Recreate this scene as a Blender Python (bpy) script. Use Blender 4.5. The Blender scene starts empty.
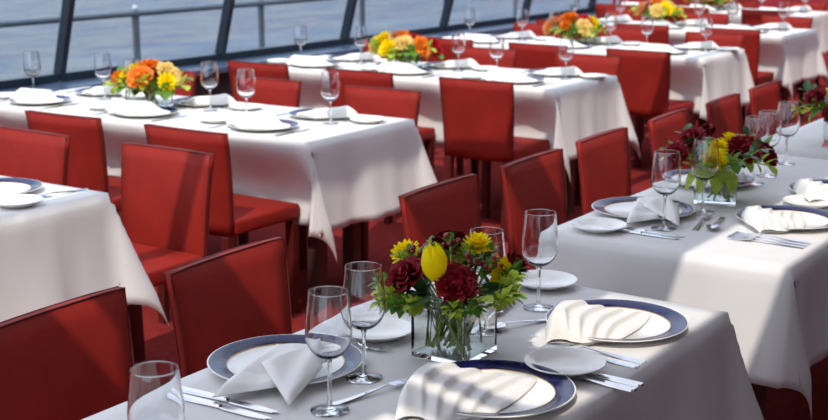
import bpy, bmesh, math, random
from mathutils import Vector, Matrix, Euler
from math import sin, cos, pi, radians, sqrt, atan2, hypot
random.seed(7)
sc = bpy.context.scene
C = sc.collection

# ------------------------------------------------------------------ camera, sky, sun, exposure
CAM_H = 1.591
YAW, PITCH, FPX = 0.591787, 0.219831, 1309.13
cam_d = bpy.data.cameras.new('camera'); cam = bpy.data.objects.new('camera', cam_d); C.objects.link(cam)
sc.camera = cam
cam.location = (0, 0, CAM_H)
fwd = Vector((cos(YAW)*cos(PITCH), sin(YAW)*cos(PITCH), -sin(PITCH)))
rgt = fwd.cross(Vector((0, 0, 1))).normalized(); up = rgt.cross(fwd)
cam.rotation_euler = Matrix((rgt, up, -fwd)).transposed().to_euler()
cam_d.sensor_width = 36; cam_d.lens = FPX*36/828
cam_d.clip_start = .05; cam_d.clip_end = 2000
cam_d.dof.use_dof = True; cam_d.dof.focus_distance = 2.7; cam_d.dof.aperture_fstop = 6.3

sc.view_settings.view_transform = 'Standard'; sc.view_settings.look = 'None'
sc.view_settings.gamma = 1; sc.view_settings.use_curve_mapping = False
sc.view_settings.exposure = 0.0

w = bpy.data.worlds.new('sky'); sc.world = w; w.use_nodes = True
nt = w.node_tree; nt.nodes.clear()
wo = nt.nodes.new('ShaderNodeOutputWorld'); bg = nt.nodes.new('ShaderNodeBackground')
tc = nt.nodes.new('ShaderNodeTexCoord'); nz = nt.nodes.new('ShaderNodeTexNoise'); rp = nt.nodes.new('ShaderNodeValToRGB')
nz.inputs['Scale'].default_value = 3.2; nz.inputs['Detail'].default_value = 5
nt.links.new(tc.outputs['Generated'], nz.inputs['Vector']); nt.links.new(nz.outputs['Fac'], rp.inputs['Fac'])
rp.color_ramp.elements[0].position = .42; rp.color_ramp.elements[0].color = (.62, .73, .95, 1)
rp.color_ramp.elements[1].position = .62; rp.color_ramp.elements[1].color = (.92, .95, 1, 1)
nt.links.new(rp.outputs['Color'], bg.inputs['Color']); nt.links.new(bg.outputs['Background'], wo.inputs['Surface'])
bg.inputs['Strength'].default_value = 1.75

SUN_EL, SUN_AZ = radians(52), radians(20)
sun_d = bpy.data.lights.new('sun', 'SUN'); sun = bpy.data.objects.new('sun', sun_d); C.objects.link(sun)
sun_d.energy = 3.1; sun_d.angle = radians(.6); sun_d.color = (1, .93, .82)
tosun = Vector((-cos(SUN_EL)*cos(SUN_AZ), -cos(SUN_EL)*sin(SUN_AZ), sin(SUN_EL)))
sun.rotation_euler = tosun.to_track_quat('Z', 'Y').to_euler(); sun.location = tosun*20

# ------------------------------------------------------------------ materials
def srgb(r, g, b):
    f = lambda c: ((c/255+.055)/1.055)**2.4 if c > 10 else c/255/12.92
    return (f(r), f(g), f(b), 1)
def mat(name, col, rough=.5, metal=0, noise=None, bump=None, spec=.5, sheen=0, sss=0):
    """noise=(scale, amount): colour mottling; bump=(scale, strength, distance)"""
    m = bpy.data.materials.new(name); m.use_nodes = True; n = m.node_tree.nodes; l = m.node_tree.links
    p = n['Principled BSDF']; p.inputs['Base Color'].default_value = col
    p.inputs['Roughness'].default_value = rough; p.inputs['Metallic'].default_value = metal
    p.inputs['Specular IOR Level'].default_value = spec
    if sheen: p.inputs['Sheen Weight'].default_value = sheen
    t = n.new('ShaderNodeTexCoord')
    if noise:
        k = n.new('ShaderNodeTexNoise'); k.inputs['Scale'].default_value = noise[0]; k.inputs['Detail'].default_value = 4
        l.new(t.outputs['Object'], k.inputs['Vector'])
        r = n.new('ShaderNodeValToRGB'); a = noise[1]
        r.color_ramp.elements[0].position = .3; r.color_ramp.elements[1].position = .7
        r.color_ramp.elements[0].color = tuple(c*(1-a) for c in col[:3])+(1,)
        r.color_ramp.elements[1].color = tuple(min(1, c*(1+a)) for c in col[:3])+(1,)
        l.new(k.outputs['Fac'], r.inputs['Fac']); l.new(r.outputs['Color'], p.inputs['Base Color'])
    if bump:
        k = n.new('ShaderNodeTexNoise'); k.inputs['Scale'].default_value = bump[0]; k.inputs['Detail'].default_value = 3
        l.new(t.outputs['Object'], k.inputs['Vector'])
        b = n.new('ShaderNodeBump'); b.inputs['Strength'].default_value = bump[1]; b.inputs['Distance'].default_value = bump[2]
        l.new(k.outputs['Fac'], b.inputs['Height']); l.new(b.outputs['Normal'], p.inputs['Normal'])
    return m
def glass_mat(name, tint, base=.05, rough=0.0, power=1.0):
    """thin clear glass: transparent with fresnel gloss"""
    m = bpy.data.materials.new(name); m.use_nodes = True; n = m.node_tree.nodes; l = m.node_tree.links; n.clear()
    o = n.new('ShaderNodeOutputMaterial'); mx = n.new('ShaderNodeMixShader')
    tr = n.new('ShaderNodeBsdfTransparent'); tr.inputs['Color'].default_value = tint
    gl = n.new('ShaderNodeBsdfGlossy'); gl.inputs['Roughness'].default_value = rough
    lw = n.new('ShaderNodeLayerWeight'); lw.inputs['Blend'].default_value = .5
    pw = n.new('ShaderNodeMath'); pw.operation = 'POWER'; pw.inputs[1].default_value = 3.2
    mu = n.new('ShaderNodeMath'); mu.operation = 'MULTIPLY_ADD'; mu.inputs[1].default_value = power; mu.inputs[2].default_value = base
    mu.use_clamp = True
    l.new(lw.outputs['Facing'], pw.inputs[0]); l.new(pw.outputs[0], mu.inputs[0]); l.new(mu.outputs[0], mx.inputs[0])
    l.new(tr.outputs[0], mx.inputs[1]); l.new(gl.outputs[0], mx.inputs[2]); l.new(mx.outputs[0], o.inputs['Surface'])
    return m
M = {}
M['cloth'] = mat('white_linen', srgb(218, 216, 214), .85, noise=(6, .03), bump=(420, .12, .0006), spec=.2)
M['napkin'] = mat('napkin_linen', srgb(228, 226, 222), .85, bump=(300, .15, .0006), spec=.2)
M['leather'] = mat('red_leather', srgb(137, 33, 25), .6, noise=(9, .10), bump=(160, .18, .001), spec=.18)
M['leather_leg'] = mat('red_leather_leg', srgb(84, 24, 20), .55, noise=(9, .12), spec=.3)
M['piping'] = mat('dark_seam', srgb(84, 26, 24), .6)
M['wood'] = mat('table_wood', srgb(70, 45, 35), .5, noise=(14, .2))
M['china'] = mat('white_china', srgb(240, 238, 232), .16, spec=.6)
M['navy'] = mat('navy_glaze', srgb(20, 24, 72), .2, noise=(60, .3), spec=.4)
M['gold'] = mat('gold_line', srgb(196, 160, 96), .3, metal=.8)
M['emblem'] = mat('emblem_print', srgb(60, 54, 58), .4)
M['steel'] = mat('silver_steel', srgb(205, 205, 208), .16, metal=1, noise=(20, .05))
def crystal(name, ior):
    m = bpy.data.materials.new(name); m.use_nodes = True; n = m.node_tree.nodes; l = m.node_tree.links; n.clear()
    o = n.new('ShaderNodeOutputMaterial'); g = n.new('ShaderNodeBsdfGlass'); g.inputs['IOR'].default_value = ior; g.inputs['Roughness'].default_value = 0
    g.inputs['Color'].default_value = (.985, .99, .995, 1)
    l.new(g.outputs[0], o.inputs['Surface'])
    return m
M['glass'] = crystal('clear_crystal', 1.5)
M['stemglass'] = crystal('stem_crystal', 1.5)
M['vase'] = crystal('vase_glass', 1.48)
M['water'] = glass_mat('vase_water', (.97, .99, .96, 1), .02, 0, .25)
M['pane'] = glass_mat('window_glass', (.90, .95, .985, 1), .04, 0, .6)
M['frame'] = mat('dark_frame', srgb(30, 42, 54), .35, noise=(5, .1))
M['sill'] = mat('sill_paint', srgb(66, 84, 108), .3, noise=(4, .08))
M['skirt'] = mat('dark_skirting', srgb(46, 44, 54), .5, noise=(3, .15))
M['rail'] = mat('grey_rail_paint', srgb(92, 104, 112), .4, noise=(6, .1))
M['cap'] = mat('rail_cap', srgb(205, 208, 210), .3)
M['deck'] = mat('deck_grey', srgb(110, 112, 115), .8, noise=(4, .1))
M['carpet'] = mat('red_carpet', srgb(122, 38, 36), .95, noise=(30, .18), bump=(300, .4, .003), spec=.1)
M['endwall'] = mat('red_panel', srgb(150, 32, 50), .6, noise=(2, .1))
M['ceil'] = mat('ceiling_grey', srgb(236, 234, 230), .7, noise=(3, .05))
M['rose'] = mat('dark_red_petal', srgb(120, 6, 22), .6, noise=(60, .3), spec=.2)
M['crimson'] = mat('crimson_petal', srgb(190, 20, 44), .6, noise=(50, .25), spec=.2)
M['yellow'] = mat('yellow_petal', srgb(255, 228, 4), .6, noise=(40, .06), spec=.2)
M['orange'] = mat('orange_petal', srgb(246, 138, 30), .5, noise=(50, .22))
M['cream'] = mat('cream_petal', srgb(244, 214, 128), .5, noise=(45, .15))
M['peach'] = mat('peach_petal', srgb(240, 172, 112), .5, noise=(45, .15))
M['leaf'] = mat('leaf_green', srgb(98, 142, 52), .45, noise=(40, .3))
M['lime'] = mat('lime_leaf', srgb(178, 196, 72), .5, noise=(50, .25))
M['darkleaf'] = mat('dark_leaf', srgb(54, 92, 44), .4, noise=(40, .3))
M['stem'] = mat('stem_green', srgb(150, 172, 70), .5, noise=(30, .25))
M['berry'] = mat('red_berry', srgb(128, 40, 30), .3, noise=(80, .2))
def translucent(m, k):
    n = m.node_tree.nodes; l = m.node_tree.links; p = n['Principled BSDF']; o = n['Material Output']
    tl = n.new('ShaderNodeBsdfTranslucent'); mx = n.new('ShaderNodeMixShader'); mx.inputs[0].default_value = k
    if p.inputs['Base Color'].links: l.new(p.inputs['Base Color'].links[0].from_socket, tl.inputs['Color'])
    l.new(p.outputs[0], mx.inputs[1]); l.new(tl.outputs[0], mx.inputs[2]); l.new(mx.outputs[0], o.inputs['Surface'])
for q in ('yellow', 'orange', 'cream', 'peach', 'leaf', 'lime', 'crimson'): translucent(M[q], .4)
# river
mw = bpy.data.materials.new('river_water'); mw.use_nodes = True; n = mw.node_tree.nodes; l = mw.node_tree.links
p = n['Principled BSDF']; p.inputs['Roughness'].default_value = .3; p.inputs['Specular IOR Level'].default_value = .2
t = n.new('ShaderNodeTexCoord'); mp = n.new('ShaderNodeMapping'); mp.inputs['Scale'].default_value = (.55, 1.2, 1)
l.new(t.outputs['Object'], mp.inputs['Vector'])
k1 = n.new('ShaderNodeTexNoise'); k1.inputs['Scale'].default_value = .8; k1.inputs['Detail'].default_value = 7; k1.inputs['Roughness'].default_value = .75
l.new(mp.outputs[0], k1.inputs['Vector'])
r1 = n.new('ShaderNodeValToRGB'); r1.color_ramp.elements[0].position = .42; r1.color_ramp.elements[1].position = .58
r1.color_ramp.elements[0].color = srgb(32, 54, 82); r1.color_ramp.elements[1].color = srgb(100, 102, 96)
l.new(k1.outputs['Fac'], r1.inputs['Fac']); l.new(r1.outputs['Color'], p.inputs['Base Color'])
b1 = n.new('ShaderNodeBump'); b1.inputs['Strength'].default_value = .8; b1.inputs['Distance'].default_value = .25
l.new(k1.outputs['Fac'], b1.inputs['Height']); l.new(b1.outputs['Normal'], p.inputs['Normal'])
M['river'] = mw

# ------------------------------------------------------------------ mesh helpers
class MB:
    def __init__(s): s.v = []; s.f = []
    def add(s, vs, fs, T=None):
        o = len(s.v)
        s.v += [tuple(T @ Vector(v)) for v in vs] if T is not None else [tuple(v) for v in vs]
        s.f += [tuple(i+o for i in f) for f in fs]; return s
    def box(s, a, b, T=None):
        x0, y0, z0 = a; x1, y1, z1 = b
        return s.add([(x0,y0,z0),(x1,y0,z0),(x1,y1,z0),(x0,y1,z0),(x0,y0,z1),(x1,y0,z1),(x1,y1,z1),(x0,y1,z1)],
                     [(0,3,2,1),(4,5,6,7),(0,1,5,4),(1,2,6,5),(2,3,7,6),(3,0,4,7)], T)
    def hexa(s, lo, hi):   # two quads, lower and upper, counter-clockwise seen from above
        return s.add(list(lo)+list(hi), [(0,3,2,1),(4,5,6,7),(0,1,5,4),(1,2,6,5),(2,3,7,6),(3,0,4,7)])
    def lathe(s, prof, n=32, T=None, close=False):
        vs = [(r*cos(2*pi*j/n), r*sin(2*pi*j/n), z) for r, z in prof for j in range(n)]; fs = []
        m = len(prof)
        for i in range(m if close else m-1):
            for j in range(n):
                a = i*n+j; b = i*n+(j+1) % n; i2 = (i+1) % m
                fs.append((a, b, i2*n+(j+1) % n, i2*n+j))
        return s.add(vs, fs, T)
    def tube(s, pts, rad, n=6):
        pts = [Vector(q) for q in pts]; rs = rad if isinstance(rad, (list, tuple)) else [rad]*len(pts)
        vs = []; fs = []
        for i, q in enumerate(pts):
            d = (pts[min(i+1, len(pts)-1)]-pts[max(i-1, 0)]).normalized()
            a = d.orthogonal().normalized() if abs(d.z) < .9 else d.cross(Vector((0, 1, 0))).normalized()
            b = d.cross(a)
            vs += [q+(a*cos(2*pi*j/n)+b*sin(2*pi*j/n))*rs[i] for j in range(n)]
        for i in range(len(pts)-1):
            for j in range(n): fs.append((i*n+j, i*n+(j+1) % n, (i+1)*n+(j+1) % n, (i+1)*n+j))
        fs.append(tuple(range(n))[::-1]); fs.append(tuple((len(pts)-1)*n+j for j in range(n)))
        return s.add(vs, fs)
    def grid(s, fn, nu, nv, T=None):
        vs = [fn(i/nu, j/nv) for i in range(nu+1) for j in range(nv+1)]
        fs = [(i*(nv+1)+j, (i+1)*(nv+1)+j, (i+1)*(nv+1)+j+1, i*(nv+1)+j+1) for i in range(nu) for j in range(nv)]
        return s.add(vs, fs, T)
    def sphere(s, c, r, n=8, m=6):
        pr = [(max(1e-5, r*sin(pi*i/m)), -r*cos(pi*i/m)) for i in range(m+1)]
        return s.lathe(pr, n, Matrix.Translation(c))
    def mesh(s, name, m, smooth=True, bevel=0, seg=2, weld=False):
        me = bpy.data.meshes.new(name); me.from_pydata(s.v, [], s.f)
        if bevel or weld:
            bm = bmesh.new(); bm.from_mesh(me)
            if weld: bmesh.ops.remove_doubles(bm, verts=bm.verts, dist=1e-5)
            if bevel:
                bmesh.ops.bevel(bm, geom=list(bm.edges), offset=bevel, segments=seg, profile=.5, affect='EDGES')
            bmesh.ops.recalc_face_normals(bm, faces=bm.faces)
            bm.to_mesh(me); bm.free()
        me.polygons.foreach_set('use_smooth', [smooth]*len(me.polygons))
        me.materials.append(m); me.update()
        return me
def tag(o, label=None, cat=None, group=None, kind=None):
    if label: o['label'] = label
    if cat: o['category'] = cat
    if group: o['group'] = group
    if kind: o['kind'] = kind
    return o
def link(name, me, parent=None, loc=None, rot=None):
    o = bpy.data.objects.new(name, me); C.objects.link(o)
    if parent: o.parent = parent
    if loc is not None: o.location = loc
    if rot is not None: o.rotation_euler = rot
    return o
def struct(name, me, label=None, cat=None):
    return tag(link(name, me), label, cat, kind='structure')
def place(tpl, loc, rot, label, cat, group=None, scale=1):
    """tpl = (name, [(part, mesh, [(sub, mesh), ...]), ...])"""
    name, parts = tpl
    if isinstance(rot, (int, float)): rot = (0, 0, rot)
    r = link(name, None, None, loc, rot); r.empty_display_size = .05
    r.scale = (scale,)*3
    tag(r, label, cat, group)
    for q in parts:
        o = link(q[0], q[1], r)
        if len(q) > 3 and q[3]: o['label'] = q[3]
        for sub in (q[2] if len(q) > 2 else []): link(sub[0], sub[1], o)
    return r

# ------------------------------------------------------------------ the boat: floor, walls, windows, roof
struct('floor', MB().box((-6, -3, -.1), (13.6, 6.45, 0)).mesh('floor', M['carpet'], False), 'red carpeted floor of the dining saloon', 'floor')
struct('wall_end', MB().box((13.6, -3, -.1), (13.7, 6.45, 2.5)).mesh('wall_end', M['endwall'], False), 'plain red end wall of the dining saloon', 'wall')
struct('wall_right', MB().box((-6, -3.1, -.1), (13.7, -3, 1.3)).box((-6, -3.1, 1.6), (13.7, -3, 2.5)).mesh('wall_right', M['skirt'], False), 'dark side wall with a long window opening', 'wall')
struct('window_11', MB().box((-6, -3.06, 1.3), (13.7, -3.05, 1.6)).mesh('window_11', M['pane'], False), 'long window pane in the dark side wall', 'window')
struct('rear_light_screen', MB().box((-1.6, -3, 0), (-1.5, 6.3, .5)).mesh('rear_light_screen', M['skirt'], False), 'low unseen screen added to cut light from the rear', 'wall')  # added behind the camera to hold back low light from the rear
struct('wall_window', MB().box((-6, 6.32, 0), (13.6, 6.45, .56)).mesh('wall_window', M['skirt'], False), 'dark low wall under the slanted windows', 'wall')
struct('trim_1', MB().box((-6, 6.12, .545), (13.6, 6.45, .59)).mesh('trim_1', M['sill'], False, .008), 'blue grey window ledge along the low wall', 'ledge')
WIN = lambda z: 6.39-(z-.6)*.27            # the glazing leans inwards
PX = [5.53+1.478*k for k in range(-4, 6)]
post_me = MB().hexa([(-.021, WIN(.6)-.035, .6), (.021, WIN(.6)-.035, .6), (.021, WIN(.6)+.035, .6), (-.021, WIN(.6)+.035, .6)],
                    [(-.021, WIN(2.3)-.035, 2.3), (.021, WIN(2.3)-.035, 2.3), (.021, WIN(2.3)+.035, 2.3), (-.021, WIN(2.3)+.035, 2.3)]).mesh('post', M['frame'], False)
def slab(x0, x1, z0, z1, th):
    return MB().hexa([(x0, WIN(z0)-th, z0), (x1, WIN(z0)-th, z0), (x1, WIN(z0)+th, z0), (x0, WIN(z0)+th, z0)],
                     [(x0, WIN(z1)-th, z1), (x1, WIN(z1)-th, z1), (x1, WIN(z1)+th, z1), (x0, WIN(z1)+th, z1)])
W_ = 1.478
pane_me = slab(.022, W_-.022, .64, 2.24, .004).mesh('pane', M['pane'], False)
brail_me = slab(.022, W_-.022, .592, .645, .03).mesh('bottom_rail', M['frame'], False)
trail_me = slab(.022, W_-.022, 2.24, 2.3, .03).mesh('top_rail', M['frame'], False)
for i, x in enumerate(PX):
    r = link('window_%d' % (i+1), None, None, (x, 0, 0)); tag(r, 'slanted window pane in dark frame looking over the river', 'window', kind='structure')
    r['group'] = 'slanted windows in a row'
    link('post', post_me, r); link('bottom_rail', brail_me, r); link('top_rail', trail_me, r); link('pane', pane_me, r)
# roof: solid over the far side, then a slot, strip and louvres added to shape the sun, thin rafters over the glazed half
def cbox(name, a, b, lab): struct(name, MB().box(a, b).mesh(name, M['ceil'], False), lab, 'ceiling')
cbox('ceiling', (-6, -3, 2.5), (13.6, .50, 2.56), 'solid grey ceiling over the inner side')
cbox('shade_strip', (-6, .78, 2.5), (13.6, 1.36, 2.56), 'unseen overhead strip added to shade the aisle tables')  # out of view; edges set to shade the window-side half of the aisle tables
for k, (a, b) in enumerate([(-.2, .457), (.613, .998), (1.84, 2.21), (2.40, 2.63), (3.97, 4.32), (5.28, 5.5), (6.6, 6.9)]):  # unseen louvres, spaced to throw diagonal shade bands on the aisle chairs
    cbox('shade_louvre', (a, 1.36, 2.5), (b, 1.9, 2.56), 'unseen overhead louvre added to band the aisle chairs with shade')
struct('trim_beam', MB().box((-6, 2.585, 2.5), (13.6, 2.655, 2.56)).mesh('trim_beam', M['frame'], False), 'unseen overhead bar added to shade the window table end cloths', 'beam')  # added overhead to keep sun off the aisle-end cloths of the window tables
for a, b in [(.47, .505), (.575, .605), (.76, .91)]:  # slats added over the slot to shade the bread plate and stripe a napkin
    cbox('shade_slat', (a, .5, 2.51), (b, .78, 2.55), 'narrow unseen slat added to stripe the tulip table with shade')
for i, x in enumerate(PX):
    m = MB(); m.tube([(x, WIN(2.3), 2.3), (x, 2.655, 2.53)], .025, 4)
    struct('trim_%d' % (i+2), m.mesh('rafter', M['frame'], False), 'thin dark roof rafter above the windows', 'rafter')
# outside: river, side deck, railing
struct('river_water', MB().add([(-300, 6.9, -1.2), (500, 6.9, -1.2), (500, 600, -1.2), (-300, 600, -1.2)], [(0, 1, 2, 3)]).mesh('river', M['river'], False), 'grey blue rippled river water outside the windows', 'water')
struct('floor_side_deck', MB().box((-6, 6.45, -.25), (16, 7.55, -.05)).mesh('side_deck', M['deck'], False), 'narrow grey side deck outside the windows', 'deck')
rl = link('railing', None, None, (0, 7.4, -.05)); tag(rl, 'grey metal railing with posts outside the windows', 'railing')
link('top_rail', MB().tube([(-6, 0, .925), (16, 0, .925)], .024, 10).mesh('top_rail', M['rail']), rl)
st_me = MB().box((-.03, -.012, 0), (.03, .012, .91)).mesh('stanchion', M['rail'], False, .004)
cap_me = MB().sphere((0, 0, .965), .024).mesh('cap', M['cap'])
for k in range(-7, 6):
    o = link('stanchion', st_me, rl, (7.19+1.47*k, 0, 0)); link('post_cap', cap_me, o)

# ------------------------------------------------------------------ tables and cloths
TOP = .742
def sm(a, b, x):
    t = max(0, min(1, (x-a)/(b-a))); return t*t*(3-2*t)
def cloth_mesh(x0, x1, y0, y1, drop, pushes, seed):
    rnd = random.Random(seed); ph = [rnd.uniform(0, 6.28) for _ in range(12)]
    nd = 12
    def axis(a, b):
        n = max(6, int((b-a)/.045))
        return [a-drop*(1-i/nd) for i in range(nd)]+[a+(b-a)*i/n for i in range(n+1)]+[b+drop*(i+1)/nd for i in range(nd)]
    xs, ys = axis(x0, x1), axis(y0, y1); xm, ym = (x0+x1)/2, (y0+y1)/2
    along_y = (y1-y0) > (x1-x0)
    def wave(t, side):
        return (.55*sin(t*9+ph[side])+.40*sin(t*19+ph[side+4])+.30*sin(t*37+ph[side+8]))
    vs = []
    for x in xs:
        for y in ys:
            dx = x0-x if x < x0 else (x-x1 if x > x1 else 0); dy = y0-y if y < y0 else (y-y1 if y > y1 else 0)
            sx = -1 if x < xm else 1; sy = -1 if y < ym else 1
            px, py = min(max(x, x0), x1), min(max(y, y0), y1)
            z = TOP+.0008*sin(x*11+ph[0])*sin(y*9+ph[1])
            ax = ay = 0.0
            if dx and not dy:
                s = dx/drop; side = 0 if sx < 0 else 1
                o = .008+.004*s+.026*s*wave(y, side)*sm(0, .12, min(y-y0, y1-y)) + .03*s*s
                if not along_y: o += .010*math.exp(-((y-ym)/.016)**2)
                z -= dx*.995
                for (sd, a, b, d) in pushes:
                    if sd == ('-x' if sx < 0 else '+x'):
                        o -= d*sm(.74, .48, z)*sm(a-.16, a, y)*sm(b+.16, b, y)
                ax = sx*o
            elif dy and not dx:
                s = dy/drop; side = 2 if sy < 0 else 3
                o = .008+.004*s+.030*s*wave(x, side)*sm(0, .12, min(x-x0, x1-x)) + .03*s*s
                if along_y: o += .010*math.exp(-((x-xm)/.016)**2)
                z -= dy*.995
                for (sd, a, b, d) in pushes:
                    if sd == ('-y' if sy < 0 else '+y'):
                        o -= d*sm(.68, .50, z)*sm(a-.12, a, x)*sm(b+.12, b, x)
                ay = sy*o
            elif dx and dy:
                r = hypot(dx, dy); th = atan2(dy, dx)
                # a flat pleat: the corner cloth wraps round on to the y face and folds back under itself
                f = sin(2*th); k_ = .24*r*f; s = min(1, r/drop); b0 = .008+.004*s+.03*s*s
                lay = (.5+.5*cos(2*th))
                z -= sqrt(max(1e-6, r*r-k_*k_))*.985
                ax = sx*(b0*cos(th)**2-k_+.02*s*f*lay); ay = sy*(b0*sin(th)**2+s*f*(.012+.045*lay))
                if sx > 0:      # the other corners flare out as a loose fin
                    out = .30*r*f**.9; phi = .45+(th-pi/4)*.7
                    z = TOP-sqrt(max(1e-6, r*r-out*out))*.97
                    ax = sx*(out*cos(phi)+b0*cos(th)**2); ay = sy*(out*sin(phi)+b0*sin(th)**2)
            vs.append((px+ax, py+ay, max(.02, z)))
    ny = len(ys); fs = [(i*ny+j, (i+1)*ny+j, (i+1)*ny+j+1, i*ny+j+1) for i in range(len(xs)-1) for j in range(ny-1)]
    m = MB(); m.v = vs; m.f = fs
    return m.mesh('tablecloth', M['cloth'])
tbl_leg = MB().box((-.03, -.03, 0), (.03, .03, .70)).mesh('leg', M['wood'], False, .004)
def table(x0, x1, y0, y1, drop, where, pushes=(), seed=1):
    cx, cy = (x0+x1)/2, (y0+y1)/2; hx, hy = (x1-x0)/2, (y1-y0)/2
    t = link('dining_table', None, None, (cx, cy, 0)); tag(t, 'wooden dining table under the white cloth, '+where, 'table')
    link('tabletop', MB().box((-hx+.006, -hy+.006, .70), (hx-.006, hy-.006, .738)).mesh('tabletop', M['wood'], False, .005), t)
    for a in (-1, 1):
        for b in (-1, 1): link('leg', tbl_leg, t, (a*(hx-.24), b*(hy-.16), 0))
    me = cloth_mesh(x0, x1, y0, y1, drop, pushes, seed)
    me.transform(Matrix.Translation((-cx, -cy, -.74)))
    c = link('tablecloth', me, None, (cx, cy, .74)); tag(c, 'long white linen tablecloth on '+where, 'tablecloth')
    sd = c.modifiers.new('thickness', 'SOLIDIFY'); sd.thickness = .0015; sd.offset = -1

# ------------------------------------------------------------------ templates
def chair_tpl():
    # faces local +x; upholstered slab back, padded seat, four leather-clad legs
    def fb(u, v, side):   # back slab, u across, v up
        y = (u-.5)*(.385+.035*v); z = .40+.405*v
        x = -.205-.035*v*v + (side*.010) - .012*(1-(2*u-1)**2)
        return (x, y, z)
    m = MB(); nu, nv = 8, 8
    m.grid(lambda u, v: fb(u, v, 1), nu, nv); m.grid(lambda u, v: fb(1-u, v, -1), nu, nv)
    def edge(path):
        vs = []
        for (u, v) in path: vs += [fb(u, v, 1), fb(u, v, -1)]
        n = len(path); m.add(vs, [(2*i, 2*i+1, 2*i+3, 2*i+2) for i in range(n-1)])
    edge([(i/nu, 0) for i in range(nu+1)]); edge([(1, i/nv) for i in range(nv+1)])
    edge([(1-i/nu, 1) for i in range(nu+1)]); edge([(0, 1-i/nv) for i in range(nv+1)])
    bm_me = m.mesh('backrest', M['leather'], True, weld=True)
    p = MB()
    for sd in (1, -1):
        path = [(0, i/6) for i in range(7)]+[(i/6, 1) for i in range(1, 7)]+[(1, 1-i/6) for i in range(1, 7)]
        p.tube([fb(u, v, sd) for u, v in path], .0019, 5)
    pip = p.mesh('piping', M['piping'])
    s = MB(); s.box((-.19, -.20, .40), (.20, .20, .462)); seat = s.mesh('seat', M['leather'], True, .014, 3)
    legs = []
    for a, xx in ((0, -.205), (1, .175)):
        for b in (-1, 1):
            q = MB(); y = b*.172
            h = .40
            q.hexa([(xx-.017-(.02 if a == 0 else 0), y-.017, 0), (xx+.017-(.02 if a == 0 else 0), y-.017, 0), (xx+.017-(.02 if a == 0 else 0), y+.017, 0), (xx-.017-(.02 if a == 0 else 0), y+.017, 0)],
                   [(xx-.021, y-.021, h), (xx+.021, y-.021, h), (xx+.021, y+.021, h), (xx-.021, y+.021, h)])
            legs.append(('leg', q.mesh('leg', M['leather_leg'], False, .003)))
    return ('dining_chair', [('seat', seat), ('backrest', bm_me, [('seam_piping', pip)])]+legs)
CHAIR = chair_tpl()

def glass_tpl(n=28):
    bowl = [(.0005, .0955), (.005, .0957), (.010, .0968), (.018, .1000), (.0255, .1052), (.0325, .1130), (.0378, .1225), (.0405, .1320), (.0414, .1430), (.0408, .1580), (.0394, .1740), (.0374, .1920), (.0354, .2090), (.0346, .2170),
            (.0344, .2182), (.0340, .2187), (.0335, .2187), (.0331, .2182), (.0333, .2170), (.0341, .2090), (.0361, .1920), (.0381, .1740), (.0395, .1580), (.0401, .1430), (.0392, .1325), (.0365, .1238), (.0312, .1148), (.0242, .1076), (.0165, .1035), (.008, .1017), (.0005, .1013)]
    stem = [(.0003, .0070), (.0062, .0071), (.0046, .013), (.0038, .03), (.0036, .06), (.0038, .085), (.0060, .0952), (.0003, .0953)]
    foot = [(.0005, 0), (.034, 0), (.0348, .0008), (.034, .0016), (.020, .003), (.009, .0048), (.0055, .0065), (.0005, .0066)]
    return ('wine_glass', [('bowl', MB().lathe(bowl, n).mesh('bowl', M['glass'])), ('stem', MB().lathe(stem, 12).mesh('stem', M['stemglass'])), ('foot', MB().lathe(foot, n).mesh('foot', M['glass']))])
GLASS = glass_tpl(36); GLASS_FAR = glass_tpl(16)

def plate_tpl(R, n, banded=True):
    s = R/.148
    body = [(.0005, .0), (.085*s, 0), (.092*s, .003), (.14*s, .014), (.148*s, .0165), (.1485*s, .018), (.147*s, .0185), (.142*s, .0172), (.102*s, .0072), (.096*s, .0048), (.0005, .0042)]
    parts = []
    subs = []
    if banded:
        band = [(.1455*s, .0186), (.142*s, .0181), (.112*s, .01075), (.1115*s, .0100), (.142*s, .0170), (.146*s, .0180)]
        subs.append(('rim_band', MB().lathe(band, n).mesh('rim_band', M['navy'])))
        gl = [(.1122*s, .01095), (.1106*s, .0106), (.1106*s, .0098), (.1122*s, .0101)]
        subs.append(('gold_line', MB().lathe(gl, n).mesh('gold_line', M['gold'])))
    parts.append(('plate_body', MB().lathe(body, n).mesh('plate_body', M['china']), subs))
    return parts
def emblem_mesh():
    m = MB()
    def stroke(pts): m.tube([(a, b, .0050) for a, b in pts], .0009, 4)
    stroke([(-.020+.04*i/12, .003*sin(i*1.6)) for i in range(13)])
    stroke([(.011*cos(a*.4), .0085+.005*sin(a*.4)) for a in range(0, 16)])
    return m.mesh('emblem', M['emblem'])
PLATE = ('charger_plate', plate_tpl(.150, 56)+[('emblem', emblem_mesh())])
PLATE_FAR = ('charger_plate', plate_tpl(.145, 28))
BREAD = ('bread_plate', plate_tpl(.078, 40, False))
BREAD_FAR = ('bread_plate', plate_tpl(.078, 20, False))

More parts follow.
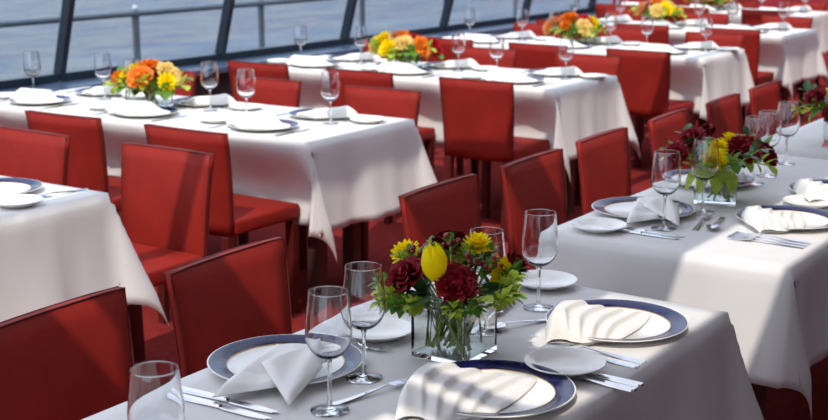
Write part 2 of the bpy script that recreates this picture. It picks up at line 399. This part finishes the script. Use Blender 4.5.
def napkin_pocket():
    # pleats stepping down from a raised back edge to the front, running along the fold
    A, B_, C_, D = [Vector((q[0], q[1], 0)) for q in ((-.175, .055), (-.105, -.050), (.120, -.030), (.0, .125))]
    steps = ((.30, .012), (.48, .011), (.66, .010), (.83, .008))
    def fn(u, v):
        q = (A*(1-u)+D*u)*(1-v)+(B_*(1-u)+C_*u)*v
        q = q+Vector((0, .012*sin(pi*u)*(1-2*v), 0))+(D-A).normalized()*(.008*sin(v*9))*(1-u)
        vv = v+.10*sin(pi*u*1.1)-.03
        h = .050
        for p0, d in steps:
            t = (vv-p0)/.022
            h -= d/(1+math.exp(-t*2))
            if t < 0: h += .0045*math.exp(t*.30)        # raised lip of the fold
        h -= .004*vv
        h *= (1-.35*u)
        ev = min(1, (max(0, v)/.10+.02)**.5, (max(0, 1-v)/.05+.06)**.5)
        eu = min(1, (u/.22+.03)**.6, ((1-u)/.12+.05)**.5)
        return (q.x, q.y, max(.001, h*ev*eu)+.0010*sin(u*9+v*5)*ev*eu)
    m = MB(); m.grid(fn, 40, 56)
    m.grid(lambda u, v: (fn(u, 1-v)[0], fn(u, 1-v)[1], -.0005), 10, 10)
    return m.mesh('napkin', M['napkin'])
def napkin_flat():
    # layered flat fold: long wedge with a triangular flap
    m = MB()
    def sheet(poly, zs, bulge):
        a, b, c, d = [Vector((q[0], q[1], z)) for q, z in zip(poly, zs)]
        def fn(u, v, k=1):
            q = (a*(1-u)+b*u)*(1-v)+(d*(1-u)+c*u)*v
            e = (max(0, 1-(2*u-1)**6)*max(0, 1-(2*v-1)**6))**.4
            return (q.x, q.y, q.z+k*bulge*e*(1+.35*sin(u*7+v*5)))
        m.grid(fn, 16, 14)
        m.grid(lambda u, v: tuple(Vector(fn(u, 1-v, 0))-Vector((0, 0, .0012))), 6, 6)
    sheet([(-.235, -.015), (-.14, -.085), (.04, -.085), (-.02, .035)], (.004, .008, .016, .022), .012)
    sheet([(-.15, .0), (-.11, -.06), (.05, -.07), (.0, .03)], (.018, .018, .026, .030), .008)
    sheet([(-.10, -.015), (-.19, -.155), (-.03, -.105), (.05, -.035)], (.030, .004, .018, .034), .009)
    return m.mesh('napkin', M['napkin'])
NAP_A = napkin_pocket(); NAP_B = napkin_flat()
def napkin(me, x, y, rz, label, group=None, z=.005, scale=1, tilt=(0, 0)):
    o = link('folded_napkin', me, None, (x, y, TOP+z), (tilt[0], tilt[1], rz)); o.scale = (scale,)*3
    return tag(o, label, 'napkin', group)

def strip(path, th):   # path: (x, halfwidth, z)
    m = MB(); vs = []
    for x, h, z in path: vs += [(x, -h, z), (x, h, z), (x, h*.75, z+th), (x, -h*.75, z+th)]
    fs = [(0, 1, 2, 3), tuple(4*(len(path)-1)+k for k in (3, 2, 1, 0))]
    for i in range(len(path)-1):
        for k in range(4): fs.append((4*i+k, 4*(i+1)+k, 4*(i+1)+(k+1) % 4, 4*i+(k+1) % 4))
    return m.add(vs, fs)
def fork_tpl():
    h = strip([(-.105, .007, .0), (-.10, .0095, .0), (-.06, .0075, .001), (0, .0035, .006), (.025, .003, .009)], .0028)
    t = strip([(.025, .003, .009), (.035, .010, .008), (.05, .0125, .006), (.058, .0125, .005)], .002)
    for k in range(4):
        y = -.0105+.007*k
        q = strip([(.058, .0022, .005), (.08, .002, .003), (.10, .0012, .006)], .0018)
        t.add([(a, b+y, c) for a, b, c in q.v], q.f)
    return ('fork', [('handle', h.mesh('handle', M['steel'], False)), ('tines', t.mesh('tines', M['steel'], False))])
def knife_tpl():
    h = strip([(-.115, .007, 0), (-.11, .0095, 0), (-.06, .0085, .001), (0, .006, .002)], .005)
    b = strip([(0, .006, .002), (.01, .0095, .002), (.07, .0105, .002), (.105, .006, .002), (.115, .001, .002)], .0016)
    return ('knife', [('handle', h.mesh('handle', M['steel'], False)), ('blade', b.mesh('blade', M['steel'], False))])
def spoon_tpl():
    h = strip([(-.095, .006, 0), (-.09, .0085, 0), (-.05, .0065, .001), (.02, .003, .008), (.04, .003, .009)], .0026)
    b = MB()
    def fn(u, v):
        a = 2*pi*v; r = u
        return (.068+.030*r*cos(a), .020*r*sin(a)*(1-.15*cos(a)), .0015+.008*r*r)
    b.grid(fn, 6, 20); b.grid(lambda u, v: tuple(Vector(fn(u, 1-v))+Vector((0, 0, -.0012))), 6, 20)
    return ('spoon', [('handle', h.mesh('handle', M['steel'], False)), ('bowl', b.mesh('bowl', M['steel']))])
FORK, KNIFE, SPOON = fork_tpl(), knife_tpl(), spoon_tpl()
def cutlery(tpl, x, y, rz, label, group=None, z=.001):
    return place(tpl, (x, y, TOP+z), rz, label, 'cutlery', group)

# ------------------------------------------------------------------ flowers
def petal(m, T, L, W, curl, cup, nu=5, nv=4):
    def fn(u, v):
        t = u; ww = W*(sin(pi*min(1, t*.86+.10))**.7); y = (v-.5)*2*ww
        x = cup*(1-(2*v-1)**2)*-1+curl*t*t*t
        return (x+ .0*t, y, L*t)
    m.grid(fn, nu, nv, T)
def rose_mesh(name, key, n_ring=((3, .008, 1.05, 1), (4, .014, 1.05, 6), (5, .022, 1.0, 13), (6, .030, .95, 22), (6, .036, .80, 36))):
    m = MB(); rnd = random.Random(hash(name) % 97 if False else len(name))
    m.lathe([(.0005, .0), (.016, .004), (.018, .02), (.011, .036), (.005, .040), (.0005, .039)], 10)
    a0 = 0
    for (n_, R, h, tilt) in n_ring:
        for i in range(n_):
            a = a0+2*pi*i/n_+rnd.uniform(-.12, .12)
            T = Matrix.Rotation(a, 4, 'Z') @ Matrix.Translation((R*.55, 0, .002)) @ Matrix.Rotation(radians(tilt), 4, 'Y')
            petal(m, T, .042*h, .009+R*.50, .006+.12*R, .003+.16*R)
        a0 += .7
    return m.mesh(name, M[key])
def tulip_mesh(name, key):
    m = MB()
    for ring, (R, k) in enumerate(((.92, 0), (1.0, pi/3))):
        for i in range(3):
            a = k+2*pi*i/3
            def fn(u, v, a=a, R=R):
                t = u; rad = .0235*R*(sin(pi*(.08+.80*t))**.65)
                w_ = 1.15*(sin(pi*min(1, .12+.84*t))**.6)
                ang = a+(v-.5)*w_*1.05
                return (rad*cos(ang), rad*sin(ang), .062*t*(1+.05*(1-(2*v-1)**2)))
            m.grid(fn, 8, 6)
    m.lathe([(.0005, 0), (.012, .004), (.015, .02), (.0005, .04)], 8)
    return m.mesh(name, M[key])
def ruffle_mesh(name, key):
    # many-petalled shaggy bloom
    m = MB(); rnd = random.Random(3)
    for ring, (n_, tilt, h) in enumerate(((6, 8, .9), (9, 28, 1), (11, 50, 1), (12, 75, .9))):
        for i in range(n_):
            T = Matrix.Rotation(2*pi*i/n_+ring*.3, 4, 'Z') @ Matrix.Rotation(radians(tilt+rnd.uniform(-6, 6)), 4, 'Y')
            petal(m, T, .036*h, .008, .004, .002, 4, 2)
    m.lathe([(.0005, 0), (.012, .0), (.014, .012), (.0005, .02)], 8)
    return m.mesh(name, M[key])
BLOOM = {'rose': rose_mesh('bloom', 'rose'), 'crimson': rose_mesh('bloom', 'crimson'), 'cream': rose_mesh('bloom', 'cream'), 'orange': rose_mesh('bloom', 'orange'),
         'peach': rose_mesh('bloom', 'peach'), 'yrose': rose_mesh('bloom', 'yellow'), 'tulip': tulip_mesh('bloom', 'yellow'), 'yellow': ruffle_mesh('bloom', 'yellow'), 'oruffle': ruffle_mesh('bloom', 'orange')}
NAME = {'rose': ('rose', 'dark red rose'), 'crimson': ('rose', 'crimson rose'), 'cream': ('rose', 'cream rose'), 'orange': ('rose', 'orange rose'), 'peach': ('rose', 'peach rose'),
        'yrose': ('rose', 'yellow rose'), 'tulip': ('tulip', 'yellow tulip'), 'yellow': ('chrysanthemum', 'shaggy yellow flower'), 'oruffle': ('chrysanthemum', 'shaggy orange flower')}
def leaf_blade(m, T, L, W):
    def fn(u, v):
        ww = W*sin(pi*min(1, u*.92+.05))**.8; y = (v-.5)*2*ww
        return (L*u, y, .18*abs(y)+.25*L*u*(1-u)-.10*L*u*u)
    m.grid(fn, 7, 4, T)
def aim(d):  # rotation taking +z to d
    return Vector(d).to_track_quat('Z', 'Y').to_matrix().to_4x4()
def flower(kind, base, off, where, group, scale=1, tilt=None, foot=None):
    """bloom centre at base+off (base = vase floor centre)"""
    nm, lab = NAME[kind]
    off = Vector(off); d = Vector(tilt) if tilt else Vector((off.x*1.1, off.y*1.1, max(.05, off.z*.75))).normalized()
    r = link(nm, None, None, Vector(base)); r.empty_display_size = .03
    tag(r, lab+' '+where, 'flower', group)
    o = link('bloom', BLOOM[kind], r); o.matrix_local = Matrix.Translation(off-d.normalized()*.025*scale) @ aim(d) @ Matrix.Scale(scale, 4)
    if foot is None: foot = (-off.x*.15+random.uniform(-.045, .045), -off.y*.15+random.uniform(-.045, .045), .012)
    fx = max(-.048, min(.048, foot[0])); fy = max(-.048, min(.048, foot[1]))
    e = off-d.normalized()*.026*scale; e2 = e-d.normalized()*.03
    neck = Vector((max(-.045, min(.045, e.x*.45)), max(-.045, min(.045, e.y*.45)), .10))
    link('stem', MB().tube([(fx, fy, .014), (Vector((fx, fy, .014))+neck)/2, neck, e2, e], .0034, 6).mesh('stem', M['stem']), r)
    return r
def sprig(base, pts, key, where, group, n=7, L=.045, W=.013, kindlab='leafy green sprig', berries=0, seed=1):
    rnd = random.Random(seed)
    pts = [Vector(q) for q in pts]
    r = link('berry_sprig' if berries else 'leafy_sprig', None, None, Vector(base)); r.empty_display_size = .03
    tag(r, kindlab+' '+where, 'foliage', group)
    link('stem', MB().tube(pts, .0024, 5).mesh('stem', M['stem']), r)
    a, b = pts[-2], pts[-1]; d = (b-a).normalized(); s = d.orthogonal().normalized(); s2 = d.cross(s)
    m = MB()
    for i in range(n):
        t = i/max(1, n-1); q = a+(b-a)*(.15+.85*t); an = i*2.4+rnd.uniform(-.4, .4)
        out = (s*cos(an)+s2*sin(an))*.85+d*(.35+.5*t)+Vector((0, 0, .15))
        T = Matrix.Translation(q) @ out.normalized().to_track_quat('X', 'Z').to_matrix().to_4x4()
        leaf_blade(m, T, L*rnd.uniform(.75, 1.15), W*rnd.uniform(.8, 1.2))
    link('leaves', m.mesh('leaves', M[key]), r)
    if berries:
        k = MB()
        for i in range(berries):
            an = rnd.uniform(0, 6.28); rr = rnd.uniform(.004, .02)
            k.sphere(b+s*cos(an)*rr+s2*sin(an)*rr+d*rnd.uniform(-.015, .02), rnd.uniform(.0045, .0065), 8, 5)
        link('berries', k.mesh('berries', M['berry']), r)
    return r
def leaf_obj(base, root, tip, W, key, where, group, lab):
    root, tip = Vector(root), Vector(tip); d = tip-root
    r = link('large_leaf', None, None, Vector(base)); tag(r, lab+' '+where, 'leaf', group)
    m = MB(); T = Matrix.Translation(root) @ d.normalized().to_track_quat('X', 'Z').to_matrix().to_4x4()
    leaf_blade(m, T, d.length, W)
    link('blade', m.mesh('blade', M[key]), r)
    nk = Vector((root.x*.6, root.y*.6, .10))
    link('stem', MB().tube([(-root.x*.3, -root.y*.3, .02), nk, root], .0022, 5).mesh('stem', M['stem']), r)
def vase_obj(x, y, rz, label, S=.124, H=.130, th=.005):
    h = S/2; i = h-th
    def ring(q, z): return [(-q, -q, z), (q, -q, z), (q, q, z), (-q, q, z)]
    m = MB(); vs = ring(h, 0)+ring(h, H)+ring(i, H)+ring(i, .010); fs = [(0, 3, 2, 1), (12, 13, 14, 15)]
    for L in range(3):
        for k in range(4): fs.append((4*L+k, 4*L+(k+1) % 4, 4*L+4+(k+1) % 4, 4*L+4+k))
    m.add(vs, fs)
    r = link('square_vase', None, None, (x, y, TOP+.0012), (0, 0, rz)); tag(r, label, 'vase')
    link('glass_wall', m.mesh('glass_wall', M['vase'], False, .0012, 2), r)
    q = i-.0008
    link('water', MB().box((-q, -q, .0108), (q, q, .085)).mesh('water', M['water'], False), r)
    return (x, y, TOP+.0012)

# ------------------------------------------------------------------ TABLES
AY0, AY1 = .97, 1.67
T1 = (1.02, 2.685); T2 = (3.115, 4.68); T3 = (4.88, 6.45)
N1, N2, N3 = 'the tulip table', 'the aisle table next to the tulips', 'the second aisle table past the tulips'
A_CH = {N1: [1.765, 2.325], N2: [3.325, 3.895, 4.47], N3: [5.10, 5.70, 6.28]}
A_LAB = {N1: ['beside the flat napkin at ', 'at the gap end of '], N2: ['at the gap end of ', 'in the middle of ', 'at the end wall end of '], N3: ['at the tulip end of ', 'in the middle of ', 'at the end wall end of ']}
AYC = 1.865
for (a, b), nm, sd in ((T1, N1, 1), (T2, N2, 2), (T3, N3, 3)):
    table(a, b, AY0, AY1, .30, nm, [('+y', c-.22, c+.22, .05) for c in A_CH[nm]], sd)
    for ci, c in enumerate(A_CH[nm]):
        place(CHAIR, (c+random.uniform(-.006, .006), AYC+(.03 if a > 3 else 0)+random.uniform(-.01, .01), 0), -pi/2+.03+random.uniform(-.015, .015),
              'red leather chair '+A_LAB[nm][ci]+nm, 'chair', 'red chairs at '+nm).scale = (1, 1, .98)
BW, BL = .72, 2.02
B = [(2.10, 3.06, 3.20, 'window table opposite the tulips'), (3.92, 3.12, 3.50, 'first window table past the tulips'),
     (5.86, 3.08, 3.40, 'second window table past the tulips'), (7.70, 3.03, 3.34, 'third window table past the tulips'),
     (9.52, 3.12, 3.44, 'fourth window table past the tulips'), (11.55, 3.62, 3.92, 'fifth window table past the tulips')]
END = ['aisle end', 'middle', 'window end']
for k, (x0, y0, ys, nm) in enumerate(B):
    seats = [ys+.70*i for i in range(3)]
    table(x0, x0+BW, y0, y0+BL, .37, 'the '+nm, [('-x', s-.27, s+.21, .175) for s in seats]+[('+x', s-.16, s+.26, .12) for s in seats], 10+k)
    for i, s in enumerate(seats):
        place(CHAIR, (x0-.08+random.uniform(-.015, .015), s-.03+random.uniform(-.01, .01), 0), random.uniform(-.03, .03),
              'red chair facing the end wall, '+END[i]+', '+nm, 'chair', 'chairs facing the end wall at the '+nm)
        place(CHAIR, (x0+BW+(.125 if k else .19)+random.uniform(-.01, .01), s+(.04 if k else .03)+random.uniform(-.01, .01), 0), pi+random.uniform(-.03, .03),
              'red chair backing the end wall, '+END[i]+', '+nm, 'chair', 'chairs backing the end wall at the '+nm)

# ---- place settings on the window tables
for k, (x0, y0, ys, nm) in enumerate(B):
    for i in range(3):
        s = ys+.68*i
        for side in (0, 1):
            if k == 0 and side == 0: continue
            px = x0+.165 if side == 0 else x0+BW-.165
            fx = 1 if side == 0 else -1                       # direction the diner faces along x
            at = (', end wall side, ' if side else ', tulip side, ')+END[i]+', '+nm
            jj = random.uniform(-.015, .015)
            if k == 0 and i == 0: px, jj = 2.62, .16
            place(PLATE_FAR if k else PLATE, (px, s+jj, TOP+.0012), 0, 'navy rimmed plate'+at, 'plate', 'plates on the '+nm)
            if not (k == 0 and i == 0):
                napkin(NAP_A, px, s+jj, pi/2+.5+random.uniform(-.2, .2)+(0 if side else pi), 'white pleated napkin'+at, 'napkins on the '+nm, .0075, 1.1)
            if not (k == 0 and i == 0): place(GLASS_FAR, (x0+.36+.06*(1 if side else -1), s+(-.16 if side else .20), TOP+.001), 0, 'empty wine glass'+at, 'glass', 'glasses on the '+nm)
            if k <= 3:
                q = (px+.02*fx, s+.27*fx) if k else ((2.535, 3.145) if i == 0 else (px, s-.27))
                place(BREAD_FAR, (q[0], q[1], TOP+.0012), 0, 'small white bread plate'+at, 'plate', 'bread plates on the '+nm)
            if k == 0 and i == 0:
                cutlery(FORK, 2.715, 3.165, pi-.1, 'steel fork'+at, 'forks on the '+nm)
            elif k <= 2:
                cutlery(FORK, px-.02*fx, s+.178*fx, 0 if side == 0 else pi, 'steel fork'+at, 'forks on the '+nm)
                cutlery(KNIFE, px-.02*fx, s-.178*fx, 0 if side == 0 else pi, 'steel knife'+at, 'knives on the '+nm)
# ---- flowers on the window tables
COMBO = [['orange', 'yrose', 'cream', 'crimson', 'orange', 'peach', 'oruffle', 'yellow', 'crimson'],
         ['orange', 'cream', 'crimson', 'yrose', 'orange', 'yellow', 'yrose', 'crimson', 'cream'],
         ['orange', 'crimson', 'cream', 'oruffle', 'yrose', 'orange', 'cream', 'crimson', 'peach'],
         ['orange', 'cream', 'crimson', 'yrose', 'crimson', 'peach', 'yellow', 'orange', 'cream'],
         ['cream', 'yellow', 'orange', 'crimson', 'yrose', 'peach', 'cream', 'orange', 'yellow']]
for k, (x0, y0, ys, nm) in enumerate(B[1:]):
    cx, cy = x0+.35, (4.33, 4.24, 4.10, 4.28, 4.66)[k]
    base = vase_obj(cx, cy, .1*k, 'low square glass vase on the '+nm, .15, .085)
    where = 'in the vase on the '+nm; g = 'flowers on the '+nm
    for j, kd in enumerate(COMBO[k]):
        a = j*2.399+k; rr = .03+.125*sqrt(j/9)
        # spread along the table (y) more than across it
        flower(kd, base, (rr*.75*cos(a), rr*1.45*sin(a), .20-.50*rr+random.uniform(-.008, .012)), where, g, 1.45)
    for j in range(9):
        a = j*.7+k; rr = .155
        sprig(base, [(0, 0, .02), (.03*cos(a), .03*sin(a), .08), (rr*.8*cos(a), rr*1.3*sin(a), .09+.02*(j % 3))], 'lime' if j % 2 else 'leaf', where, 'greenery on the '+nm, 9, .06, .022, 'leafy green sprig', 0, j)

# ---- tulip table (T1)
base = vase_obj(2.106, 1.319, 0, 'clear square glass vase of stems on the tulip table')
wh = 'in the square vase on the tulip table'
flower('rose', base, (-.050, .084, .162), 'beside the wine glasses '+wh, 'roses in the tulip vase', 1.05, (-.5, .25, .75))
flower('rose', base, (-.040, -.030, .158), 'right below the tulip '+wh, 'roses in the tulip vase', .95, (-.62, -.42, .55))
flower('rose', base, (.069, .055, .208), 'behind the tulip '+wh, 'roses in the tulip vase', .95)
flower('rose', base, (.10, -.085, .180), 'smallest of its kind '+wh, 'roses in the tulip vase', .6)
flower('tulip', base, (-.055, .012, .190), 'standing upright '+wh, None, 1.1, (-.10, .08, 1))
flower('yellow', base, (.067, -.012, .226), 'standing tallest '+wh, 'shaggy yellow flowers in the tulip vase', .98, (-.1, -.1, 1))
flower('yellow', base, (.010, .130, .200), 'on the chair side '+wh, 'shaggy yellow flowers in the tulip vase', 1.05, (-.3, .2, .8))
flower('yellow', base, (.075, -.075, .172), 'leaning out low '+wh, 'shaggy yellow flowers in the tulip vase', 1.1, (-.3, -.5, .6))
gg = 'greenery in the tulip vase'
S_ = lambda tip, key, n, L, W, lab, b=0, seed=1: sprig(base, [(random.uniform(-.046, .046), random.uniform(-.046, .046), .02), (tip[0]*.35, tip[1]*.35, .10), (tip[0]*.7, tip[1]*.7, max(.11, tip[2]*.8)), tip], key, wh, lab+'s in the tulip vase', n, L, W, lab, b, seed)
for i, tip in enumerate([(-.096, .100, .130), (-.06, .13, .125), (-.115, .07, .115), (-.08, .125, .105), (-.10, .04, .12), (-.03, .16, .13), (.07, .03, .205), (.03, .06, .20), (.09, -.03, .20), (.05, -.11, .16), (.10, -.09, .150), (.13, .04, .15), (.04, .15, .15),
                           (-.075, -.045, .118), (-.06, -.085, .125), (.0, -.12, .14), (.04, -.115, .13), (.08, -.10, .17), (-.01, .12, .185), (.05, .0, .205)]):
    S_(tip, 'lime' if i % 3 != 2 else 'leaf', 20, .028, .0075, 'feathery lime green sprig', 0, i)
for i, tip in enumerate([(.01, -.030, .198), (.048, -.056, .182), (-.005, .10, .185), (.03, .03, .222), (.10, -.06, .150), (-.02, -.06, .150), (.06, .10, .19)]):
    S_(tip, 'leaf', 5, .03, .008, 'red berry sprig', 9, 20+i)
for i, tip in enumerate([(-.05, .05, .13), (.0, .0, .15), (.05, .0, .17), (.0, .08, .17), (.02, -.08, .14)]):
    S_(tip, 'darkleaf', 8, .042, .014, 'dark leafy sprig', 0, 40+i)
for rt, tp, W, key, lab in [((-.055, .012, .125), (-.115, .03, .125), .024, 'darkleaf', 'broad dark green leaf'), ((-.03, -.055, .125), (-.055, -.115, .145), .024, 'lime', 'broad lime green leaf'),
                            ((-.05, .04, .12), (-.10, .085, .10), .020, 'leaf', 'broad mid green leaf'), ((-.04, -.02, .12), (-.09, -.045, .118), .020, 'darkleaf', 'broad dark green leaf'), ((.02, -.055, .12), (.04, -.14, .135), .018, 'leaf', 'broad mid green leaf')]:
    leaf_obj(base, rt, tp, W, key, wh, lab+'s in the tulip vase', lab)

gl = lambda x, y, lab, grp=None: place(GLASS, (x, y, TOP+.001), random.uniform(0, 6), lab, 'glass', grp)
gl(1.723, 1.337, 'empty wine glass beside the flat folded napkin on the tulip table')
gl(1.892, 1.385, 'empty wine glass between the tulip vase and a flat folded napkin')
gl(1.268, 1.300, 'empty wine glass beside the pair of knives on the tulip table')
gl(2.475, 1.330, 'empty wine glass beside the pleated napkin at the gap end of the tulip table')
gl(2.262, 1.340, 'empty wine glass right behind the yellow flowers of the tulip vase')
pl = lambda x, y, rz, lab, grp=None: place(PLATE, (x, y, TOP+.0012), rz, lab, 'plate', grp)
pl(1.855, 1.545, 2.0, 'navy rimmed charger plate under the flat napkin on the tulip table')
pl(1.945, 1.135, 5.3, 'navy rimmed charger plate beside the tulip vase, under a shadow-striped pleated napkin')
pl(2.442, 1.125, 5.3, 'navy rimmed charger plate at the gap end of the tulip table')
pl(2.42, 1.535, 1.0, 'navy rimmed charger plate behind the tulip bouquet')
bp = lambda x, y, lab, grp=None, z=.0012: place(BREAD, (x, y, TOP+z), 0, lab, 'plate', grp)
bp(2.112, 1.512, 'white bread plate behind the tulip vase by the wine glass')
bp(2.640, 1.405, 'white bread plate at the corner of the tulip table, beside a wine glass')
bp(2.130, 1.085, 'white bread plate between the two pleated napkins on the tulip table', None, .0075)
napkin(NAP_B, 1.865, 1.545, 0, 'white napkin folded flat in layers on the tulip table', None, .010, 1)
napkin(NAP_A, 1.930, 1.138, .0, 'white pleated napkin striped with shadow beside the tulip vase', None, .0075, 1.15)
napkin(NAP_A, 2.435, 1.128, .0, 'white pleated napkin at the gap end of the tulip table', None, .0075, 1.08)
napkin(NAP_A, 2.42, 1.53, pi, 'white pleated napkin behind the tulip bouquet', None, .0075, 1)
for i, x in enumerate((1.655, 1.625)): cutlery(KNIFE, x, 1.515-.01*i, -pi/2+.03, 'steel knife beside the flat napkin on the tulip table', 'knives by the flat napkin')
for i, x in enumerate((2.075-.0, 2.045)): cutlery(FORK, x-.01, 1.53, -pi/2, 'steel fork between the flat napkin and a bread plate', 'forks by the flat napkin') if i == 1 else None
for i, x in enumerate((2.232, 2.262)): cutlery(FORK, x, 1.085, pi/2+.03, 'steel fork beside the pleated napkin at the gap end', 'forks at the gap end')
for i, x in enumerate((1.755, 1.782)): cutlery(FORK, x-.01, 1.10, pi/2, 'steel fork beside the shadow-striped napkin', 'forks by the shadow-striped napkin')
cutlery(KNIFE, 2.112, 1.045, pi/2, 'steel knife tucked under the bread plate on the tulip table', 'knives under the bread plate')
cutlery(KNIFE, 2.142, 1.045, pi/2, 'steel knife tucked under the bread plate on the tulip table', 'knives under the bread plate')
cutlery(FORK, 1.842, 1.318, -.28, 'steel dessert fork between the wine glasses and shadow-striped napkin')
cutlery(SPOON, 2.345, 1.300, pi-.5, 'steel dessert spoon by the wine glass at the gap end')
cutlery(FORK, 2.335, 1.375, .15, 'steel dessert fork by the wine glass at the gap end')
# ---- aisle table next to the tulips (T2)
base = vase_obj(3.77, 1.42, .3, 'clear square glass vase on the aisle table next to the tulips')
wh = 'in the vase on the aisle table next to the tulips'
for kd, off, s_, tl in [('rose', (-.19, .06, .165), 1.0, None), ('rose', (-.10, .05, .205), 1.05, None), ('rose', (.03, -.07, .165), 1.25, (-.4, -.4, .7)), ('rose', (.10, -.12, .145), 1.0, None), ('rose', (.02, .06, .21), .9, None),
                        ('yellow', (-.05, -.02, .19), .95, None), ('yrose', (-.10, -.03, .15), .9, (-.6, -.2, .6)), ('yellow', (.05, -.02, .20), .9, None), ('yellow', (.12, -.04, .18), .85, None)]:
    flower(kd, base, off, wh, NAME[kd][1]+'s on the aisle table next to the tulips', s_, tl)
for i in range(12):
    a = i*.55; rr = .15
    sprig(base, [(0, 0, .02), (.03*cos(a), .03*sin(a), .09), (.08*cos(a), .08*sin(a), .13), (rr*cos(a), rr*sin(a), .12+.03*(i % 3))], ('lime', 'leaf', 'darkleaf')[i % 3], wh, 'greenery on the aisle table next to the tulips', 9, .048, .014, 'leafy green sprig', 5 if i % 4 == 0 else 0, i)
for i in range(4):
    a = 2.6+i*.45
    leaf_obj(base, (.05*cos(a), .05*sin(a), .12), (.12*cos(a), .12*sin(a), .05), .022, 'lime', wh, 'broad leaves on the aisle table next to the tulips', 'broad drooping lime leaf')
gl(3.340, 1.405, 'empty wine glass at the gap end of the aisle table next to the tulips')
gl(3.60, 1.395, 'empty wine glass beside the yellow rose on the aisle table next to the tulips')
gl(4.10, 1.42, 'empty wine glass nearest the dark roses on the aisle table', 'glasses beyond the dark roses')
gl(4.245, 1.427, 'empty wine glass between two others beyond the dark roses on the aisle table', 'glasses beyond the dark roses')
gl(4.50, 1.447, 'empty wine glass farthest beyond the dark roses on the aisle table', 'glasses beyond the dark roses')
pl(3.49, 1.535, 0, 'navy rimmed charger plate under the flat napkin, aisle table next to the tulips', 'window side plates at the aisle table')
pl(4.02, 1.545, 0, 'navy rimmed charger plate behind the dark roses on the aisle table', 'window side plates at the aisle table')
pl(3.61, 1.14, 0, 'navy rimmed charger plate beside sunlit forks on the aisle table next to the tulips')
pl(4.08, 1.14, 0, 'navy rimmed charger plate beyond the sunlit forks on the aisle table')
napkin(NAP_B, 3.52, 1.535, .1, 'white napkin folded flat on the aisle table next to the tulips', None, .010, 1)
napkin(NAP_A, 4.02, 1.54, 3.4, 'white pleated napkin behind the dark roses on the aisle table', None, .0075, 1)
napkin(NAP_A, 3.60, 1.145, .25, 'white pleated napkin beside sunlit forks on the aisle table', None, .0075, 1.02)
napkin(NAP_A, 4.07, 1.145, .2, 'white pleated napkin beyond the sunlit forks on the aisle table', None, .0075, 1.05)
bp(3.225, 1.55, 'white bread plate at the corner of the aisle table next to the tulips')
bp(3.86, 1.16, 'white bread plate between the pleated napkins on the aisle table')
cutlery(KNIFE, 3.245, 1.43, -pi/2, 'steel knife by the corner bread plate on the aisle table', 'knives by the corner bread plate')
cutlery(KNIFE, 3.275, 1.43, -pi/2, 'steel knife by the corner bread plate on the aisle table', 'knives by the corner bread plate')
for x in (3.335, 3.362, 3.39): cutlery(FORK, x, 1.115, pi/2+.06, 'sunlit steel fork on the aisle table next to the tulips', 'sunlit forks on the aisle table')
cutlery(SPOON, 3.47, 1.30, .2+pi, 'steel dessert spoon by the dark roses on the aisle table')
cutlery(FORK, 3.47, 1.345, .2, 'steel dessert fork by the dark roses on the aisle table')
# ---- second aisle table past the tulips (T3)
base = vase_obj(5.00, 1.40, .2, 'clear square glass vase on the second aisle table past the tulips')
wh = 'in the vase on the second aisle table'
for kd, off, s_ in [('rose', (-.10, .08, .19), 1.1), ('rose', (-.05, -.06, .18), 1.25), ('rose', (.06, .02, .21), 1.1), ('yellow', (-.02, .05, .215), .9), ('rose', (-.12, .0, .14), 1.0), ('yellow', (.0, -.12, .17), .9), ('rose', (.05, -.1, .17), 1.1)]:
    flower(kd, base, off, wh, NAME[kd][1]+'s on the second aisle table', s_)
for i in range(10):
    a = i*.66; rr = .16
    sprig(base, [(0, 0, .02), (.03*cos(a), .03*sin(a), .09), (.08*cos(a), .08*sin(a), .13), (rr*cos(a), rr*sin(a), .13+.03*(i % 3))], ('lime', 'leaf', 'darkleaf')[i % 3], wh, 'greenery on the second aisle table', 9, .05, .015, 'leafy green sprig', 0, i)
pl(5.1, 1.14, 0, 'navy rimmed charger plate on the second aisle table past the tulips')
napkin(NAP_A, 5.08, 1.15, .4, 'white pleated napkin on the second aisle table past the tulips', None, .0075, 1)
gl(4.86, 1.30, 'empty wine glass on the second aisle table past the tulips')
